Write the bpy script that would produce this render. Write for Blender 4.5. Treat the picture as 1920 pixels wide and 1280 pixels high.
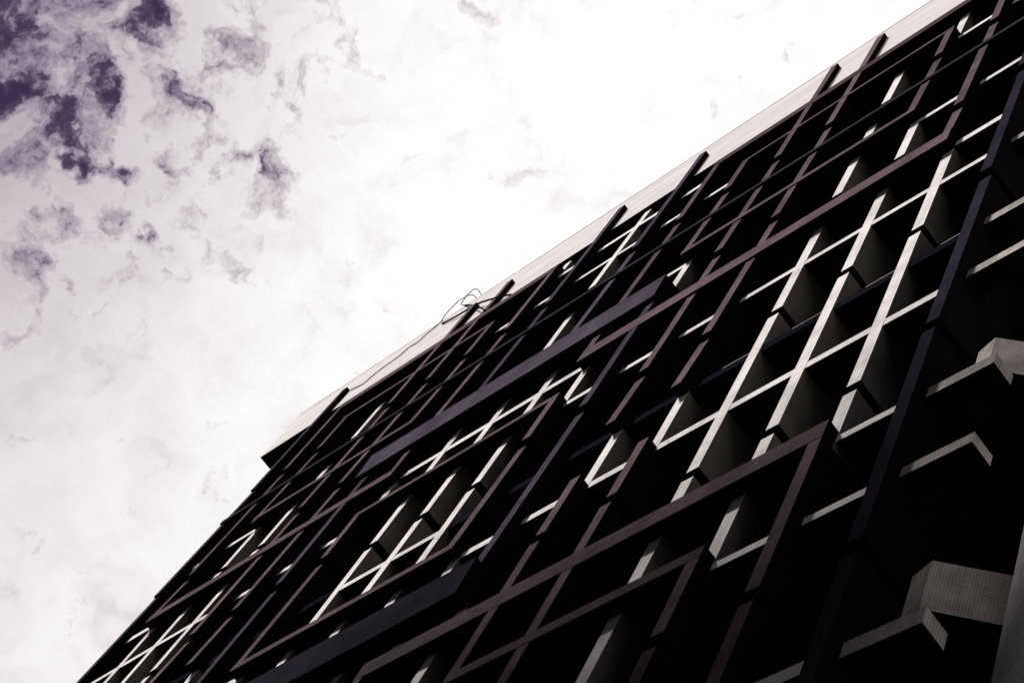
import bpy, bmesh, math, random
from mathutils import Vector, Matrix
random.seed(4)
scene = bpy.context.scene
for o in list(bpy.data.objects):
    bpy.data.objects.remove(o)
COL = scene.collection

# ------------------------------------------------------------------ units
S = 4.2            # metres per facade unit (camera stands 4.2 m in front of the fins)
EYE = 1.6
def P(x, y, z):
    return Vector((x * S, y * S, z * S + EYE))

# ------------------------------------------------------------------ camera
AX = Vector((0.71587566, -0.44934289, -0.53442773))   # world X, Y, Z seen by the camera (right, down, forward)
AY = Vector((0.60757505, 0.77804482, 0.15968349))
AZ = Vector((0.34405608, -0.43901848, 0.82999288))
cam_d = bpy.data.cameras.new('camera')
cam = bpy.data.objects.new('camera', cam_d)
COL.objects.link(cam)
right = Vector((AX[0], AY[0], AZ[0]))
up = -Vector((AX[1], AY[1], AZ[1]))
back = -Vector((AX[2], AY[2], AZ[2]))
m = Matrix((right, up, back)).transposed().to_4x4()
m.translation = P(0, -1, 0)
cam.matrix_world = m
FPX = 3408.69
cam_d.sensor_width = 36.0
cam_d.lens = FPX / 1920 * 36
cam_d.clip_start = 0.05
cam_d.clip_end = 5000
scene.camera = cam

def unproject(px, py, y):
    """point of the plane Y=y (facade units) behind a pixel of the 1920 px photograph"""
    r = Vector((px - 960, py - 640, FPX))
    w = Vector((r.dot(AX), r.dot(AY), r.dot(AZ)))
    t = (y + 1) / w.y
    return P(w.x * t, y, w.z * t)
def view_dir(px, py):
    r = Vector((px - 960, py - 640, FPX))
    return Vector((r.dot(AX), r.dot(AY), r.dot(AZ))).normalized()

# ------------------------------------------------------------------ light
SUN_DIR = Vector((-0.36, -0.50, 0.79)).normalized()      # towards the sun, behind thin cloud
SUN_STRENGTH = 5.0
SKY_GAIN = 0.018
CLOUD = 1.0
EXPOSURE = 0.45
scene.view_settings.view_transform = 'Standard'
scene.view_settings.look = 'None'
scene.view_settings.exposure = EXPOSURE
scene.view_settings.gamma = 1.0

sd = bpy.data.lights.new('sun', 'SUN')
sd.energy = SUN_STRENGTH
sd.angle = math.radians(8)
sd.color = (1.0, 0.965, 0.94)
sun = bpy.data.objects.new('sun', sd)
COL.objects.link(sun)
sun.rotation_euler = SUN_DIR.to_track_quat('Z', 'Y').to_euler()
sun.location = (0, -20, 60)

world = bpy.data.worlds.new('World')
scene.world = world
world.use_nodes = True
wt = world.node_tree
wt.nodes.clear()

class NT:
    def __init__(self, tree):
        self.t = tree
    def n(self, kind, **kw):
        nd = self.t.nodes.new(kind)
        for k, v in kw.items():
            setattr(nd, k, v)
        return nd
    def l(self, a, b):
        self.t.links.new(a, b)
    def math(self, op, a, b=None, clamp=False):
        nd = self.n('ShaderNodeMath', operation=op, use_clamp=clamp)
        for i, v in enumerate((a, b)):
            if v is None:
                continue
            if isinstance(v, (int, float)):
                nd.inputs[i].default_value = v
            else:
                self.l(v, nd.inputs[i])
        return nd.outputs[0]
    def noise(self, vec, scale, detail=5, rough=0.55, dist=0.0, lac=2.0):
        nd = self.n('ShaderNodeTexNoise')
        nd.inputs['Scale'].default_value = scale
        nd.inputs['Detail'].default_value = detail
        nd.inputs['Roughness'].default_value = rough
        nd.inputs['Distortion'].default_value = dist
        nd.inputs['Lacunarity'].default_value = lac
        if vec is not None:
            self.l(vec, nd.inputs['Vector'])
        return nd
    def ramp(self, fac, stops, interp='LINEAR'):
        nd = self.n('ShaderNodeValToRGB')
        cr = nd.color_ramp
        cr.interpolation = interp
        while len(cr.elements) < len(stops):
            cr.elements.new(0.5)
        for e, (p, c) in zip(cr.elements, stops):
            e.position = p
            e.color = c if isinstance(c, tuple) else (c, c, c, 1)
        self.l(fac, nd.inputs[0])
        return nd.outputs[0]
    def mix(self, fac, a, b, blend='MIX'):
        nd = self.n('ShaderNodeMix', data_type='RGBA', blend_type=blend)
        for sock, v in ((nd.inputs[0], fac), (nd.inputs[6], a), (nd.inputs[7], b)):
            if isinstance(v, (int, float)):
                sock.default_value = v
            elif isinstance(v, tuple):
                sock.default_value = v
            else:
                self.l(v, sock)
        return nd.outputs[2]

W = NT(wt)
geo = W.n('ShaderNodeTexCoord').outputs['Generated']
sky = W.n('ShaderNodeTexSky', sky_type='NISHITA', sun_disc=False)
sky.sun_elevation = math.asin(SUN_DIR.z)
sky.sun_rotation = math.atan2(SUN_DIR.x, SUN_DIR.y)
sky.altitude = 50
skyc = W.mix(1.0, sky.outputs[0], (SKY_GAIN * 0.95, SKY_GAIN * 0.50, SKY_GAIN * 0.86, 1), 'MULTIPLY')
# broken cloud: cloudlets over the whole dome, with rifts where the deep sky shows through
def vadd(a, b, scale):
    nd = W.n('ShaderNodeVectorMath', operation='MULTIPLY_ADD')
    W.l(a, nd.inputs[0]); nd.inputs[1].default_value = (scale,) * 3; W.l(b, nd.inputs[2])
    off = W.n('ShaderNodeVectorMath', operation='SUBTRACT')
    W.l(nd.outputs[0], off.inputs[0]); off.inputs[1].default_value = (scale / 2,) * 3
    return off.outputs[0]
wdir = vadd(W.noise(geo, 14.0, 5, 0.6).outputs['Color'], geo, 0.085)
wdir = vadd(W.noise(geo, 45.0, 4, 0.6).outputs['Color'], wdir, 0.022)
def rift(px, py, r, amp, vec):
    ds = W.n('ShaderNodeVectorMath', operation='DISTANCE')
    W.l(vec, ds.inputs[0]); ds.inputs[1].default_value = view_dir(px, py)
    mr = W.n('ShaderNodeMapRange', interpolation_type='SMOOTHSTEP')
    W.l(ds.outputs['Value'], mr.inputs['Value'])
    mr.inputs['From Min'].default_value = 0.0; mr.inputs['From Max'].default_value = r * 1.35 / FPX
    mr.inputs['To Min'].default_value = amp; mr.inputs['To Max'].default_value = 0.0
    return mr.outputs[0]
field = None
for px, py, r, amp in [(10, 30, 190, 1.0), (-20, 140, 120, 1.0), (150, 20, 120, 0.72), (290, 52, 80, 0.95), (220, 62, 70, 0.62), (100, 245, 85, 0.82),
                       (60, 215, 60, 0.7), (135, 285, 60, 0.75), (200, 300, 55, 0.66), (10, 385, 70, 0.72), (80, 400, 60, 0.62), (430, 130, 75, 0.62),
                       (350, 110, 70, 0.55), (290, 130, 60, 0.5), (440, 305, 75, 0.52), (515, 342, 60, 0.62), (525, 165, 60, 0.52), (205, 492, 55, 0.62), (150, 480, 45, 0.5),
                       (270, 450, 70, 0.52), (45, 515, 70, 0.56), (490, 22, 80, 0.55), (120, 110, 150, 0.62), (120, 180, 90, 0.62), (310, 495, 50, 0.5),
                       (230, 80, 260, 0.42), (330, 300, 330, 0.34), (150, 430, 260, 0.36), (600, 140, 90, 0.42),
                       (400, 60, 90, 0.6), (620, 30, 110, 0.5), (560, 250, 80, 0.52), (60, 330, 80, 0.58), (330, 200, 90, 0.56), (180, 200, 110, 0.6), (90, 100, 130, 0.7), (380, 420, 80, 0.5), (30, 600, 90, 0.48)]:
    v = rift(px, py, r, amp, wdir)
    field = v if field is None else W.math('MAXIMUM', field, v)
# the same kind of rifts elsewhere on the dome
drift = W.noise(geo, 2.4, 3, 0.5)
far = W.math('MULTIPLY', W.ramp(drift.outputs['Fac'], [(0.60, 0.0), (0.78, 1.0)]), 0.7)
field = W.math('MAXIMUM', field, far)
fine = W.noise(wdir, 44.0, 9, 0.57, 0.15)
gapv = W.math('ADD', W.math('MULTIPLY', field, 0.78), W.math('SUBTRACT', W.math('MULTIPLY', fine.outputs['Fac'], 1.7), 1.075))
hole = W.ramp(gapv, [(0.0, 0.0), (0.10, 0.16), (0.25, 0.50), (0.42, 0.85), (0.60, 1.0)])
# light and dark in the cloud itself
body = W.noise(wdir, 28.0, 8, 0.58, 0.2)
bright = W.ramp(body.outputs['Fac'], [(0.28, 0.82), (0.42, 0.95), (0.54, 1.01), (0.70, 1.05)])
corner = rift(-150, -120, 820, 1.0, geo)
left = rift(-500, 500, 950, 1.0, geo)
veil = W.math('SUBTRACT', W.math('SUBTRACT', 1.03, W.math('MULTIPLY', corner, 0.44)), W.math('MULTIPLY', left, 0.23))
dt = W.n('ShaderNodeVectorMath', operation='DOT_PRODUCT')
W.l(geo, dt.inputs[0]); dt.inputs[1].default_value = view_dir(1250, 250)
glow = W.ramp(dt.outputs['Value'], [(0.0, 0.90), (0.93, 0.92), (0.975, 0.99), (1.0, 1.03)])
cb = W.math('MULTIPLY', W.math('MULTIPLY', bright, veil), W.math('MULTIPLY', glow, CLOUD))
cb = W.math('MULTIPLY', cb, W.math('SUBTRACT', 1.0, W.math('MULTIPLY', hole, 0.80)))     # cloud thins towards a rift
tone = W.ramp(W.math('DIVIDE', cb, 1.2), [(0.0, (0.0, 0.0, 0.02, 1)), (0.25, (0.29, 0.232, 0.315, 1)), (0.5, (0.61, 0.55, 0.58, 1)), (0.83, (1.0, 0.975, 0.975, 1)), (1.0, (1.2, 1.19, 1.19, 1))])
final = W.mix(W.ramp(hole, [(0.55, 0.0), (1.0, 1.0)]), tone, skyc)
bg = W.n('ShaderNodeBackground'); W.l(final, bg.inputs[0]); bg.inputs[1].default_value = 0.735
wo = W.n('ShaderNodeOutputWorld'); W.l(bg.outputs[0], wo.inputs[0])

# ------------------------------------------------------------------ materials
def new_mat(name):
    mt = bpy.data.materials.new(name)
    mt.use_nodes = True
    mt.node_tree.nodes.clear()
    T = NT(mt.node_tree)
    out = T.n('ShaderNodeOutputMaterial')
    b = T.n('ShaderNodeBsdfPrincipled')
    T.l(b.outputs[0], out.inputs[0])
    pos = T.n('ShaderNodeNewGeometry').outputs['Position']
    return mt, T, b, pos

def mosaic(name, base, grout, size=0.027, rough=0.45, stain=0.25, joint=0.10):
    """small square ceramic tiles with grout, chipped and stained"""
    mt, T, b, pos = new_mat(name)
    s = T.n('ShaderNodeSeparateXYZ'); T.l(pos, s.inputs[0])
    c = T.n('ShaderNodeCombineXYZ')
    T.l(T.math('ADD', s.outputs[0], s.outputs[1]), c.inputs[0]); T.l(s.outputs[2], c.inputs[1])
    br = T.n('ShaderNodeTexBrick', offset=0.0, squash=1.0)
    br.inputs['Scale'].default_value = 1.0
    br.inputs['Brick Width'].default_value = size
    br.inputs['Row Height'].default_value = size
    br.inputs['Mortar Size'].default_value = size * joint
    br.inputs['Mortar Smooth'].default_value = 0.2
    br.inputs['Bias'].default_value = -0.2
    d = tuple(v * 0.86 for v in base)
    br.inputs['Color1'].default_value = (*base, 1)
    br.inputs['Color2'].default_value = (*d, 1)
    br.inputs['Mortar'].default_value = (*grout, 1)
    T.l(c.outputs[0], br.inputs['Vector'])
    n1 = T.noise(pos, 2.3, 6, 0.6, 0.3)
    st = T.ramp(n1.outputs['Fac'], [(0.35, 1 - stain), (0.6, 1.0)])
    col = T.mix(1.0, br.outputs['Color'], st, 'MULTIPLY')
    mp = T.n('ShaderNodeMapping'); mp.inputs['Scale'].default_value = (26, 26, 1.6)
    T.l(pos, mp.inputs['Vector'])
    rain = T.ramp(T.noise(mp.outputs[0], 1.0, 5, 0.6, 0.3).outputs['Fac'], [(0.38, 1 - stain * 0.4), (0.52, 1.0)])
    col = T.mix(1.0, col, rain, 'MULTIPLY')
    n2 = T.noise(pos, 7.0, 4, 0.7, 0.6)
    chip = T.ramp(n2.outputs['Fac'], [(0.66, 0.0), (0.69, 1.0)])
    col = T.mix(T.math('MULTIPLY', chip, 0.55), col, (0.16, 0.13, 0.11, 1))
    T.l(col, b.inputs['Base Color'])
    b.inputs['Roughness'].default_value = rough
    b.inputs['Specular IOR Level'].default_value = 0.0
    bp = T.n('ShaderNodeBump'); bp.inputs['Strength'].default_value = 0.07; bp.inputs['Distance'].default_value = 0.004
    T.l(T.math('SUBTRACT', 1.0, br.outputs['Fac']), bp.inputs['Height']); T.l(bp.outputs[0], b.inputs['Normal'])
    return mt

def paint(name, base, var=0.34, grain=34, rough=0.8, streak=0.0, spec=0.0):
    mt, T, b, pos = new_mat(name)
    n1 = T.noise(pos, grain, 3, 0.7)
    g = T.ramp(n1.outputs['Fac'], [(0.3, 1 - var), (0.7, 1 + var)])
    n2 = T.noise(pos, 1.7, 5, 0.6, 0.4)
    g2 = T.ramp(n2.outputs['Fac'], [(0.3, 1 - var), (0.65, 1 + var * 0.4)])
    col = T.mix(1.0, (*base, 1), g, 'MULTIPLY')
    col = T.mix(1.0, col, g2, 'MULTIPLY')
    if streak:
        mp = T.n('ShaderNodeMapping'); mp.inputs['Scale'].default_value = (0.35, 0.35, 7.0)
        T.l(pos, mp.inputs['Vector'])
        n3 = T.noise(mp.outputs[0], 1.0, 6, 0.65, 0.2)
        g3 = T.ramp(n3.outputs['Fac'], [(0.42, 1 - streak), (0.58, 1.0)])
        col = T.mix(1.0, col, g3, 'MULTIPLY')
    rnd = T.n('ShaderNodeObjectInfo').outputs['Random']
    col = T.mix(1.0, col, T.ramp(rnd, [(0.0, 0.80), (1.0, 1.16)]), 'MULTIPLY')
    T.l(col, b.inputs['Base Color'])
    b.inputs['Roughness'].default_value = rough
    b.inputs['Specular IOR Level'].default_value = spec
    bp = T.n('ShaderNodeBump'); bp.inputs['Strength'].default_value = 0.10; bp.inputs['Distance'].default_value = 0.004
    T.l(n1.outputs['Fac'], bp.inputs['Height']); T.l(bp.outputs[0], b.inputs['Normal'])
    return mt

M = {}
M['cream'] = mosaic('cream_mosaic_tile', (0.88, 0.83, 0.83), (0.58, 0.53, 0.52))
M['cream_shade'] = mosaic('shaded_cream_mosaic_tile', (0.18, 0.165, 0.145), (0.135, 0.125, 0.11), rough=0.6)  # cream tile darkened for the fin sides, shade put into the colour
M['bracket'] = mosaic('grimy_mosaic_tile', (0.58, 0.52, 0.49), (0.30, 0.27, 0.25), rough=0.6, joint=0.12, stain=0.4)
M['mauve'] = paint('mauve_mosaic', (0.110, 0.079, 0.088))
M['side_shade'] = paint('fin_side_shade', (0.006, 0.005, 0.005))  # sides of coloured fins and beams, their shade painted in as near-black
M['mauve_shade'] = paint('shaded_mauve_mosaic', (0.070, 0.050, 0.056))  # darker mauve for the right-hand strip, its shadow baked into the colour
M['purple'] = paint('purple_mosaic', (0.066, 0.053, 0.074))
M['navy'] = paint('navy_mosaic', (0.022, 0.019, 0.029))
M['slate'] = paint('slate_edge_paint', (0.030, 0.027, 0.036))
M['dusk'] = paint('dark_navy_edge_paint', (0.009, 0.008, 0.014))
M['shade_black'] = paint('soffit_shade_black', (0.005, 0.005, 0.005))  # undersides and hidden faces coloured black in place of shade
M['fascia'] = paint('cream_render', (0.68, 0.638, 0.632), var=0.06, grain=14, streak=0.13)
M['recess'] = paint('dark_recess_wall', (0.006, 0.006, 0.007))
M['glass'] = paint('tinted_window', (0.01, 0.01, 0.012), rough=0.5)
M['column'] = paint('weathered_grey_concrete', (0.66, 0.61, 0.61), var=0.18, grain=22)
M['cable'] = paint('black_cable_sheath', (0.010, 0.009, 0.011))
M['asphalt'] = paint('asphalt', (0.045, 0.045, 0.048), grain=30)
M['shade_block_wall'] = paint('shade_block_concrete', (0.10, 0.10, 0.10), grain=10)  # dark concrete for the added light-blocking building only
M['roof'] = paint('roof_felt', (0.10, 0.10, 0.10))

# ------------------------------------------------------------------ mesh helpers
def link(name, verts, faces, mats, idx, parent=None, smooth=False):
    me = bpy.data.meshes.new(name)
    me.from_pydata([tuple(v) for v in verts], [], faces)
    for k in mats:
        me.materials.append(M[k])
    for p, i in zip(me.polygons, idx):
        p.material_index = i
        p.use_smooth = smooth
    me.update()
    ob = bpy.data.objects.new(name, me)
    COL.objects.link(ob)
    ob.parent = parent
    return ob

def block(name, x0, x1, y0, y1, z0, z1, mats, parent=None, ytop=None, ybot=None, right_tile=False):
    """box in facade units; its front may lean (ytop / ybot); material 0 front, 1 the rest"""
    yt = y0 if ytop is None else ytop
    yb = y0 if ybot is None else ybot
    v = [P(x0, yb, z0), P(x1, yb, z0), P(x1, y1, z0), P(x0, y1, z0),
         P(x0, yt, z1), P(x1, yt, z1), P(x1, y1, z1), P(x0, y1, z1)]
    f = [(0, 1, 5, 4), (1, 2, 6, 5), (2, 3, 7, 6), (3, 0, 4, 7), (4, 5, 6, 7), (3, 2, 1, 0)]
    idx = [0, 0 if right_tile else 1, 1, 1, 1, 2 if len(mats) > 2 else 1]
    return link(name, v, f, mats, idx, parent)

def prism(name, pts, z0, z1, mats, parent=None, idx_side=None, smooth=False):
    n = len(pts)
    v = [P(x, y, z0) for x, y in pts] + [P(x, y, z1) for x, y in pts]
    f = [(i, (i + 1) % n, n + (i + 1) % n, n + i) for i in range(n)]
    f += [tuple(range(n, 2 * n)), tuple(range(n - 1, -1, -1))]
    idx = (idx_side or [0] * n) + [len(mats) - 1] * 2
    return link(name, v, f, mats, idx, parent, smooth)

def tube(name, pts, r, mat):
    bm = bmesh.new()
    # smooth the path
    def cr(p0, p1, p2, p3, t):
        return 0.5 * ((2 * p1) + (-p0 + p2) * t + (2 * p0 - 5 * p1 + 4 * p2 - p3) * t * t + (-p0 + 3 * p1 - 3 * p2 + p3) * t ** 3)
    path = []
    q = [pts[0]] + pts + [pts[-1]]
    for i in range(1, len(q) - 2):
        for s in range(6):
            path.append(cr(q[i - 1], q[i], q[i + 1], q[i + 2], s / 6))
    path.append(pts[-1])
    rings = []
    for i, p in enumerate(path):
        d = (path[min(i + 1, len(path) - 1)] - path[max(i - 1, 0)]).normalized()
        a = d.cross(Vector((0.3, 0.5, 0.8))).normalized()
        b = d.cross(a)
        rings.append([bm.verts.new(p + (a * math.cos(k * math.pi / 3) + b * math.sin(k * math.pi / 3)) * r) for k in range(6)])
    for r0, r1 in zip(rings, rings[1:]):
        for k in range(6):
            bm.faces.new((r0[k], r0[(k + 1) % 6], r1[(k + 1) % 6], r1[k]))
    bm.faces.new(rings[0][::-1]); bm.faces.new(rings[-1])
    me = bpy.data.meshes.new(name); bm.to_mesh(me); bm.free()
    me.materials.append(M[mat])
    for p in me.polygons: p.use_smooth = True
    ob = bpy.data.objects.new(name, me); COL.objects.link(ob)
    return ob

# ------------------------------------------------------------------ ground
g = 3000
ground = link('ground', [(-g, -g, 0), (g, -g, 0), (g, g, 0), (-g, g, 0)], [(0, 1, 2, 3)], ['asphalt'], [0])
ground['kind'] = 'structure'

# ------------------------------------------------------------------ the building
bld = bpy.data.objects.new('office_building', None)
COL.objects.link(bld)
bld['label'] = 'tall concrete office block with a grid of cream, mauve and purple sun-shading fins'
bld['category'] = 'building'

GX = [-1.265, -1.465, -1.665, -1.872, -2.079, -2.287, -2.497, -2.704, -2.905, -3.110, -3.317, -3.522,
      -3.727, -3.932, -4.140, -4.345, -4.550, -4.752, -4.955]
FW = 0.031          # fin width
YB = 0.20           # back of the fins
YW = 0.030          # front of the cream grid
ZLOW = -EYE / S
BAR1 = (4.577, 4.720)
BAR2 = (3.020, 3.160)

# coloured fins standing in front of the cream grid: k -> (z0, z1, colour)
CF = {
    0: [(ZLOW, 5.965, 'navy')],
    1: [(4.40, 5.965, 'mauve'), (ZLOW, 2.85, 'mauve')],
    2: [(4.93, 5.735, 'mauve'), (ZLOW, 2.592, 'mauve')],
    4: [(3.65, 6.41, 'mauve'), (ZLOW, 3.385, 'mauve')],
    5: [(3.65, 6.41, 'mauve'), (2.592, 3.385, 'mauve')],
    6: [(4.93, 5.735, 'mauve'), (BAR2[0], BAR1[0], 'purple')],
    7: [(BAR1[1], 5.965, 'mauve'), (4.40, BAR1[0], 'mauve'), (3.375, 4.185, 'mauve'), (ZLOW, 2.85, 'mauve')],
    8: [(BAR1[1], 6.385, 'purple')],
    10: [(BAR1[1], 6.37, 'purple')],
    11: [(BAR1[1], 5.965, 'mauve'), (4.40, BAR1[0], 'mauve'), (3.375, 4.185, 'mauve'), (ZLOW, 2.85, 'mauve')],
    12: [(4.93, 5.735, 'mauve'), (BAR2[0], BAR1[0], 'purple')],
    13: [(3.65, 6.355, 'mauve'), (ZLOW, 3.385, 'mauve')],
    14: [(3.65, 6.355, 'mauve'), (ZLOW, 3.385, 'mauve')],
    16: [(4.91, 5.735, 'mauve'), (ZLOW, 2.592, 'mauve')],
    17: [(4.40, 5.965, 'mauve'), (ZLOW, 2.85, 'mauve')],
    18: [(ZLOW, 6.355, 'purple')],
}
BREAK_C = [5.47, 4.70, 3.935, 3.142, 2.36, 1.585, 0.81, 0.035]
BREAK_W = [5.42, 4.645, 3.904, 3.122, 2.34, 1.565, 0.79, 0.02]

def split(z0, z1, breaks, gap):
    """storey-high pieces with an open joint at every break"""
    out = []
    top = z1
    cut = False
    for b in breaks:
        if z0 + 0.02 < b < top - 0.02:
            out.append((b, top, cut)); top = b - gap; cut = True
    if top - z0 > 0.01:
        out.append((z0, top, cut))
    return out

for k, x in enumerate(GX):
    col = sorted(CF.get(k, []))
    for z0, z1, c in col:
        for a, b, cut in split(z0, z1, BREAK_C, 0.040 if k < 18 else 0.003):
            lean = 0.0075 if (cut and b > 3.5) else 0.0
            block('fin', x, x + FW, 0.0, YB, a, b, [c, 'side_shade'], bld, ytop=lean, ybot=0.0)
    # cream fins wherever no coloured one stands
    lo = ZLOW
    free = []
    for z0, z1, c in col:
        if z0 - lo > 0.02: free.append((lo, z0))
        lo = max(lo, z1)
    if 6.12 - lo > 0.02: free.append((lo, 6.12))
    if k in (3, 6, 12, 15, 16, 17):      # cream fins cut short behind the top frames, imitating the shade there
        free = [(a, min(b, 5.70)) for a, b in free if a < 5.69]
    for z0, z1 in free:
        for a, b, cut in split(z0, z1, BREAK_W, 0.038):
            block('fin', x, x + FW + 0.002, YW, YB, a, b, ['cream', 'cream_shade', 'shade_black'], bld)

# coloured beams in the front plane: (k left, k right, z0, z1, colour)
for kl, kr, z0, z1, c in [
    (17, 11, 5.965, 6.032, 'mauve'), (7, -1, 5.965, 6.032, 'mauve_shade'),
    (16, 12, 5.712, 5.736, 'mauve'), (6, 2, 5.712, 5.736, 'mauve'),
    (18, 0, 5.212, 5.240, 'slate'),
    (16, 12, 4.925, 4.956, 'mauve'), (6, 2, 4.930, 4.962, 'mauve'),
    (17, 11, 4.395, 4.446, 'mauve'), (7, 1, 4.402, 4.478, 'mauve'),
    (11, 7, 4.160, 4.186, 'mauve'), (11, 7, 3.373, 3.404, 'mauve'),
    (7, 1, 2.850, 2.914, 'mauve'), (17, 11, 2.850, 2.914, 'mauve'),
    (5, 2, 2.590, 2.626, 'mauve'), (16, 12, 2.590, 2.626, 'mauve'),
]:
    xr = GX[kr] + FW + 0.0006 if kr >= 0 else 0.3
    block('beam', GX[kl] - 0.0006, xr, -0.0008, YB - 0.002, z0, z1, [c, 'side_shade', 'shade_black'], bld)
# the two deep purple bars
for (z0, z1), c in ((BAR1, 'purple'), (BAR2, 'navy')):
    block('bar', GX[12] - 0.03, GX[6] + FW + 0.002, 0, YB, z0, z1, [c, 'shade_black'], bld, ytop=-0.017, ybot=-0.013)

# cream sills between the fins: level -> (z0, z1, bays); bay b lies between fins b+1 and b
def bays(*r):
    s = set()
    for a, b in r: s |= set(range(b, a))
    return s
ALL = bays((18, 0))
SILL = [
    (5.953, 5.990, ALL - bays((18, 11), (7, 0))),
    (5.677, 5.706, ALL - bays((18, 12), (6, 2))),
    (4.900, 4.930, ALL - bays((16, 12), (6, 2))),
    (4.418, 4.453, ALL - bays((17, 11), (7, 1))),
    (4.150, 4.178, ALL - bays((11, 7))),
    (3.646, 3.674, bays((10, 8))),
    (3.368, 3.399, ALL - bays((11, 7))),
    (2.875, 2.900, ALL - bays((7, 1), (17, 11))),
    (2.585, 2.610, ALL - bays((5, 2), (16, 12))),
    (2.082, 2.116, ALL), (1.812, 1.842, ALL), (1.308, 1.342, ALL), (1.035, 1.067, ALL), (0.53, 0.56, ALL), (0.26, 0.29, ALL),
]
for z0, z1, bs in SILL:
    for b in sorted(bs):
        block('sill', GX[b + 1] + FW - 0.004, GX[b] + 0.004, YW + 0.0008, YB - 0.004, z0, z1, ['cream', 'shade_black'], bld)
# slate-edged sills of the third level
for b in sorted(ALL - bays((10, 8))):
    s = block('sill', GX[b + 1] + FW - 0.004, GX[b] + 0.004, 0.036, YB - 0.004, 3.664, 3.702, ['dusk', 'shade_black'], bld)
    if b < 4:
        block('upstand', GX[b + 1] + FW + 0.075, GX[b] + 0.003, 0.040, 0.06, 3.7025, 3.719, ['bracket', 'shade_black'], s)
# ledges of the end bay, turning the corner
XE = -1.094
for i, (z0, z1) in enumerate([(4.900, 4.930), (4.440, 4.476), (4.150, 4.182), (3.650, 3.688), (3.378, 3.414), (2.866, 2.902), (2.585, 2.617),
               (2.078, 2.117), (1.800, 1.835), (1.30, 1.335), (1.03, 1.065)]):
    block('ledge', GX[0] + FW - 0.004, XE, YW + 0.0008, 0.082, z0, z1, ['bracket', 'shade_black'], bld, right_tile=True)
# chamfered brackets above every second ledge
for z in (3.69, 2.905, 2.158, 1.37):
    prism('bracket', [(-1.169, 0.06), (-1.127, 0.05), (-1.030, 0.1315), (-1.030, 0.19), (-1.169, 0.19)], z, z + 0.126,
          ['bracket', 'shade_black'], bld)
# round corner column
N = 40
cx, cy, cr = -0.948, 0.206, 0.122
prism('column', [(cx + cr * math.cos(i * 2 * math.pi / N), cy + cr * math.sin(i * 2 * math.pi / N)) for i in range(N)],
      ZLOW, 6.14, ['column', 'shade_black'], bld, smooth=True)

# recess wall, windows, roof and parapet
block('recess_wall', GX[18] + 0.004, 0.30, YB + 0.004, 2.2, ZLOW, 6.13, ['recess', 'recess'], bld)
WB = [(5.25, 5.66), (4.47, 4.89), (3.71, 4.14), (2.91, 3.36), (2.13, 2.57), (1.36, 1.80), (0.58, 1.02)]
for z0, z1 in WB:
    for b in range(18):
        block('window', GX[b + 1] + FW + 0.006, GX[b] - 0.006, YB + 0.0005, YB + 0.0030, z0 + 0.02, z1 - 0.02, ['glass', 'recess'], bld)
par = block('parapet', -5.40, 0.30, 0.020, 0.088, 6.152, 6.560, ['fascia', 'fascia', 'shade_black'], bld)
block('coping', -5.40, 0.30, 0.0185, 0.092, 6.560, 6.572, ['fascia', 'fascia'], par)
block('upstand', -5.345, -5.300, 0.022, 0.06, 6.5722, 6.612, ['fascia', 'fascia'], par)
block('roof_slab', GX[18] + 0.004, 0.298, 0.090, 2.2, 6.132, 6.30, ['roof', 'roof'], bld)

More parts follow.
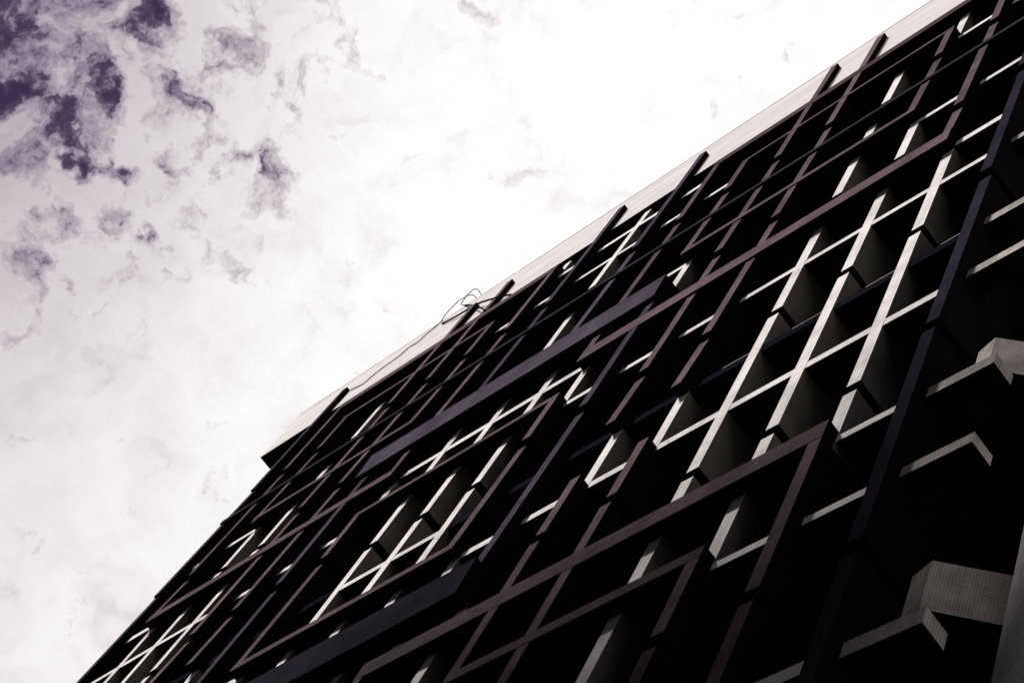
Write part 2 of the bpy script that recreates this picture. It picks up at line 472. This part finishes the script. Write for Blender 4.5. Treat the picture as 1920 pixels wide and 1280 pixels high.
# ------------------------------------------------------------------ unseen block added across the street to shade the lower storeys
nb = bpy.data.objects.new('shade_block', None); COL.objects.link(nb)
nb['label'] = 'unseen dark concrete block added across the street to shade the finned facade'
nb['category'] = 'building'
NY, NH = -2.6, 6.95
NL, NX = 6.25, -4.7           # added block steps down here so sun reaches the left bays
block('wall', NX, 4.0, -5.0, NY, ZLOW, NH, ['shade_block_wall', 'shade_block_wall'], nb)
block('wall', -9.0, NX - 0.001, -5.0, NY, ZLOW, NL, ['shade_block_wall', 'shade_block_wall'], nb)
block('roof', -9.05, NX - 0.05, -5.05, NY + 0.04, NL + 0.001, NL + 0.06, ['shade_block_wall', 'roof'], nb)
block('roof', NX - 0.04, 4.05, -5.05, NY + 0.04, NH + 0.001, NH + 0.06, ['shade_block_wall', 'roof'], nb)
wmesh = None  # windows dressing the added block
for r in range(9):
    for c in range(26):
        x, z = -8.7 + c * 0.49, 0.1 + r * 0.76
        if z + 0.5 > (NL if x < NX + 0.05 else NH) or NX - 0.35 < x < NX + 0.05: continue
        if wmesh is None:
            o = block('window', x, x + 0.3, NY + 0.001, NY + 0.012, z, z + 0.4, ['glass', 'glass'], nb); wmesh = (o, x, z)
        else:
            o = wmesh[0].copy(); COL.objects.link(o)
            o.location = ((x - wmesh[1]) * S, 0, (z - wmesh[2]) * S)

# ------------------------------------------------------------------ cables on the parapet
def z3(p): return (800 + p[0] / 9.143, 510 + p[1] / 9.143)
def z5(p): return (600 + p[0] / 7.385, 560 + p[1] / 7.385)
def cable(pts, ys, r, label, f):
    q = []
    n = len(pts)
    for i, p in enumerate(pts):
        t = i / (n - 1)
        y = ys[0] + (ys[1] - ys[0]) * t + (ys[2] if len(ys) > 2 else 0) * math.sin(math.pi * t)
        q.append(unproject(*f(p), y))
    o = tube('cable', q, r, 'cable')
    o['label'] = label; o['category'] = 'cable'; o['group'] = 'loose cables on the parapet'
cable([(265, 882), (500, 760), (760, 605), (900, 532), (1020, 490), (1150, 452), (1300, 412), (1450, 385)], (0.016, 0.0, -0.006), 0.017,
      'thick black cable stretched straight across two fin tops on the parapet', z3)
cable([(655, 570), (720, 566), (800, 575), (880, 592), (940, 618), (1000, 655)], (0.018, -0.004, -0.006), 0.017,
      'short thick black cable end hooked behind a fin top', z3)
cable([(262, 832), (300, 760), (400, 640), (540, 500), (640, 440), (720, 398), (770, 390), (820, 408), (868, 458)], (0.016, 0.05, 0.0), 0.0085,
      'thin black wire arching low above the parapet edge', z3)
cable([(650, 568), (595, 552), (620, 500), (680, 410), (740, 350), (790, 305), (845, 290), (890, 315), (925, 370), (958, 412)], (0.018, 0.05, 0.0), 0.0085,
      'thin black wire rising in the highest loop against the sky', z3)
cable([(1015, 625), (985, 670), (930, 720), (880, 760), (820, 800)], (-0.004, 0.010, 0.0), 0.0085,
      'thin wire tail curling down the parapet to the mauve beam', z3)
cable([(1690, 300), (1590, 395), (1480, 480), (1350, 600), (1240, 665), (1090, 795), (900, 930), (720, 1070), (600, 1172), (420, 1260)], (0.0165, 0.0165), 0.0085,
      'long thin wire trailing diagonally down the cream parapet face', z5)
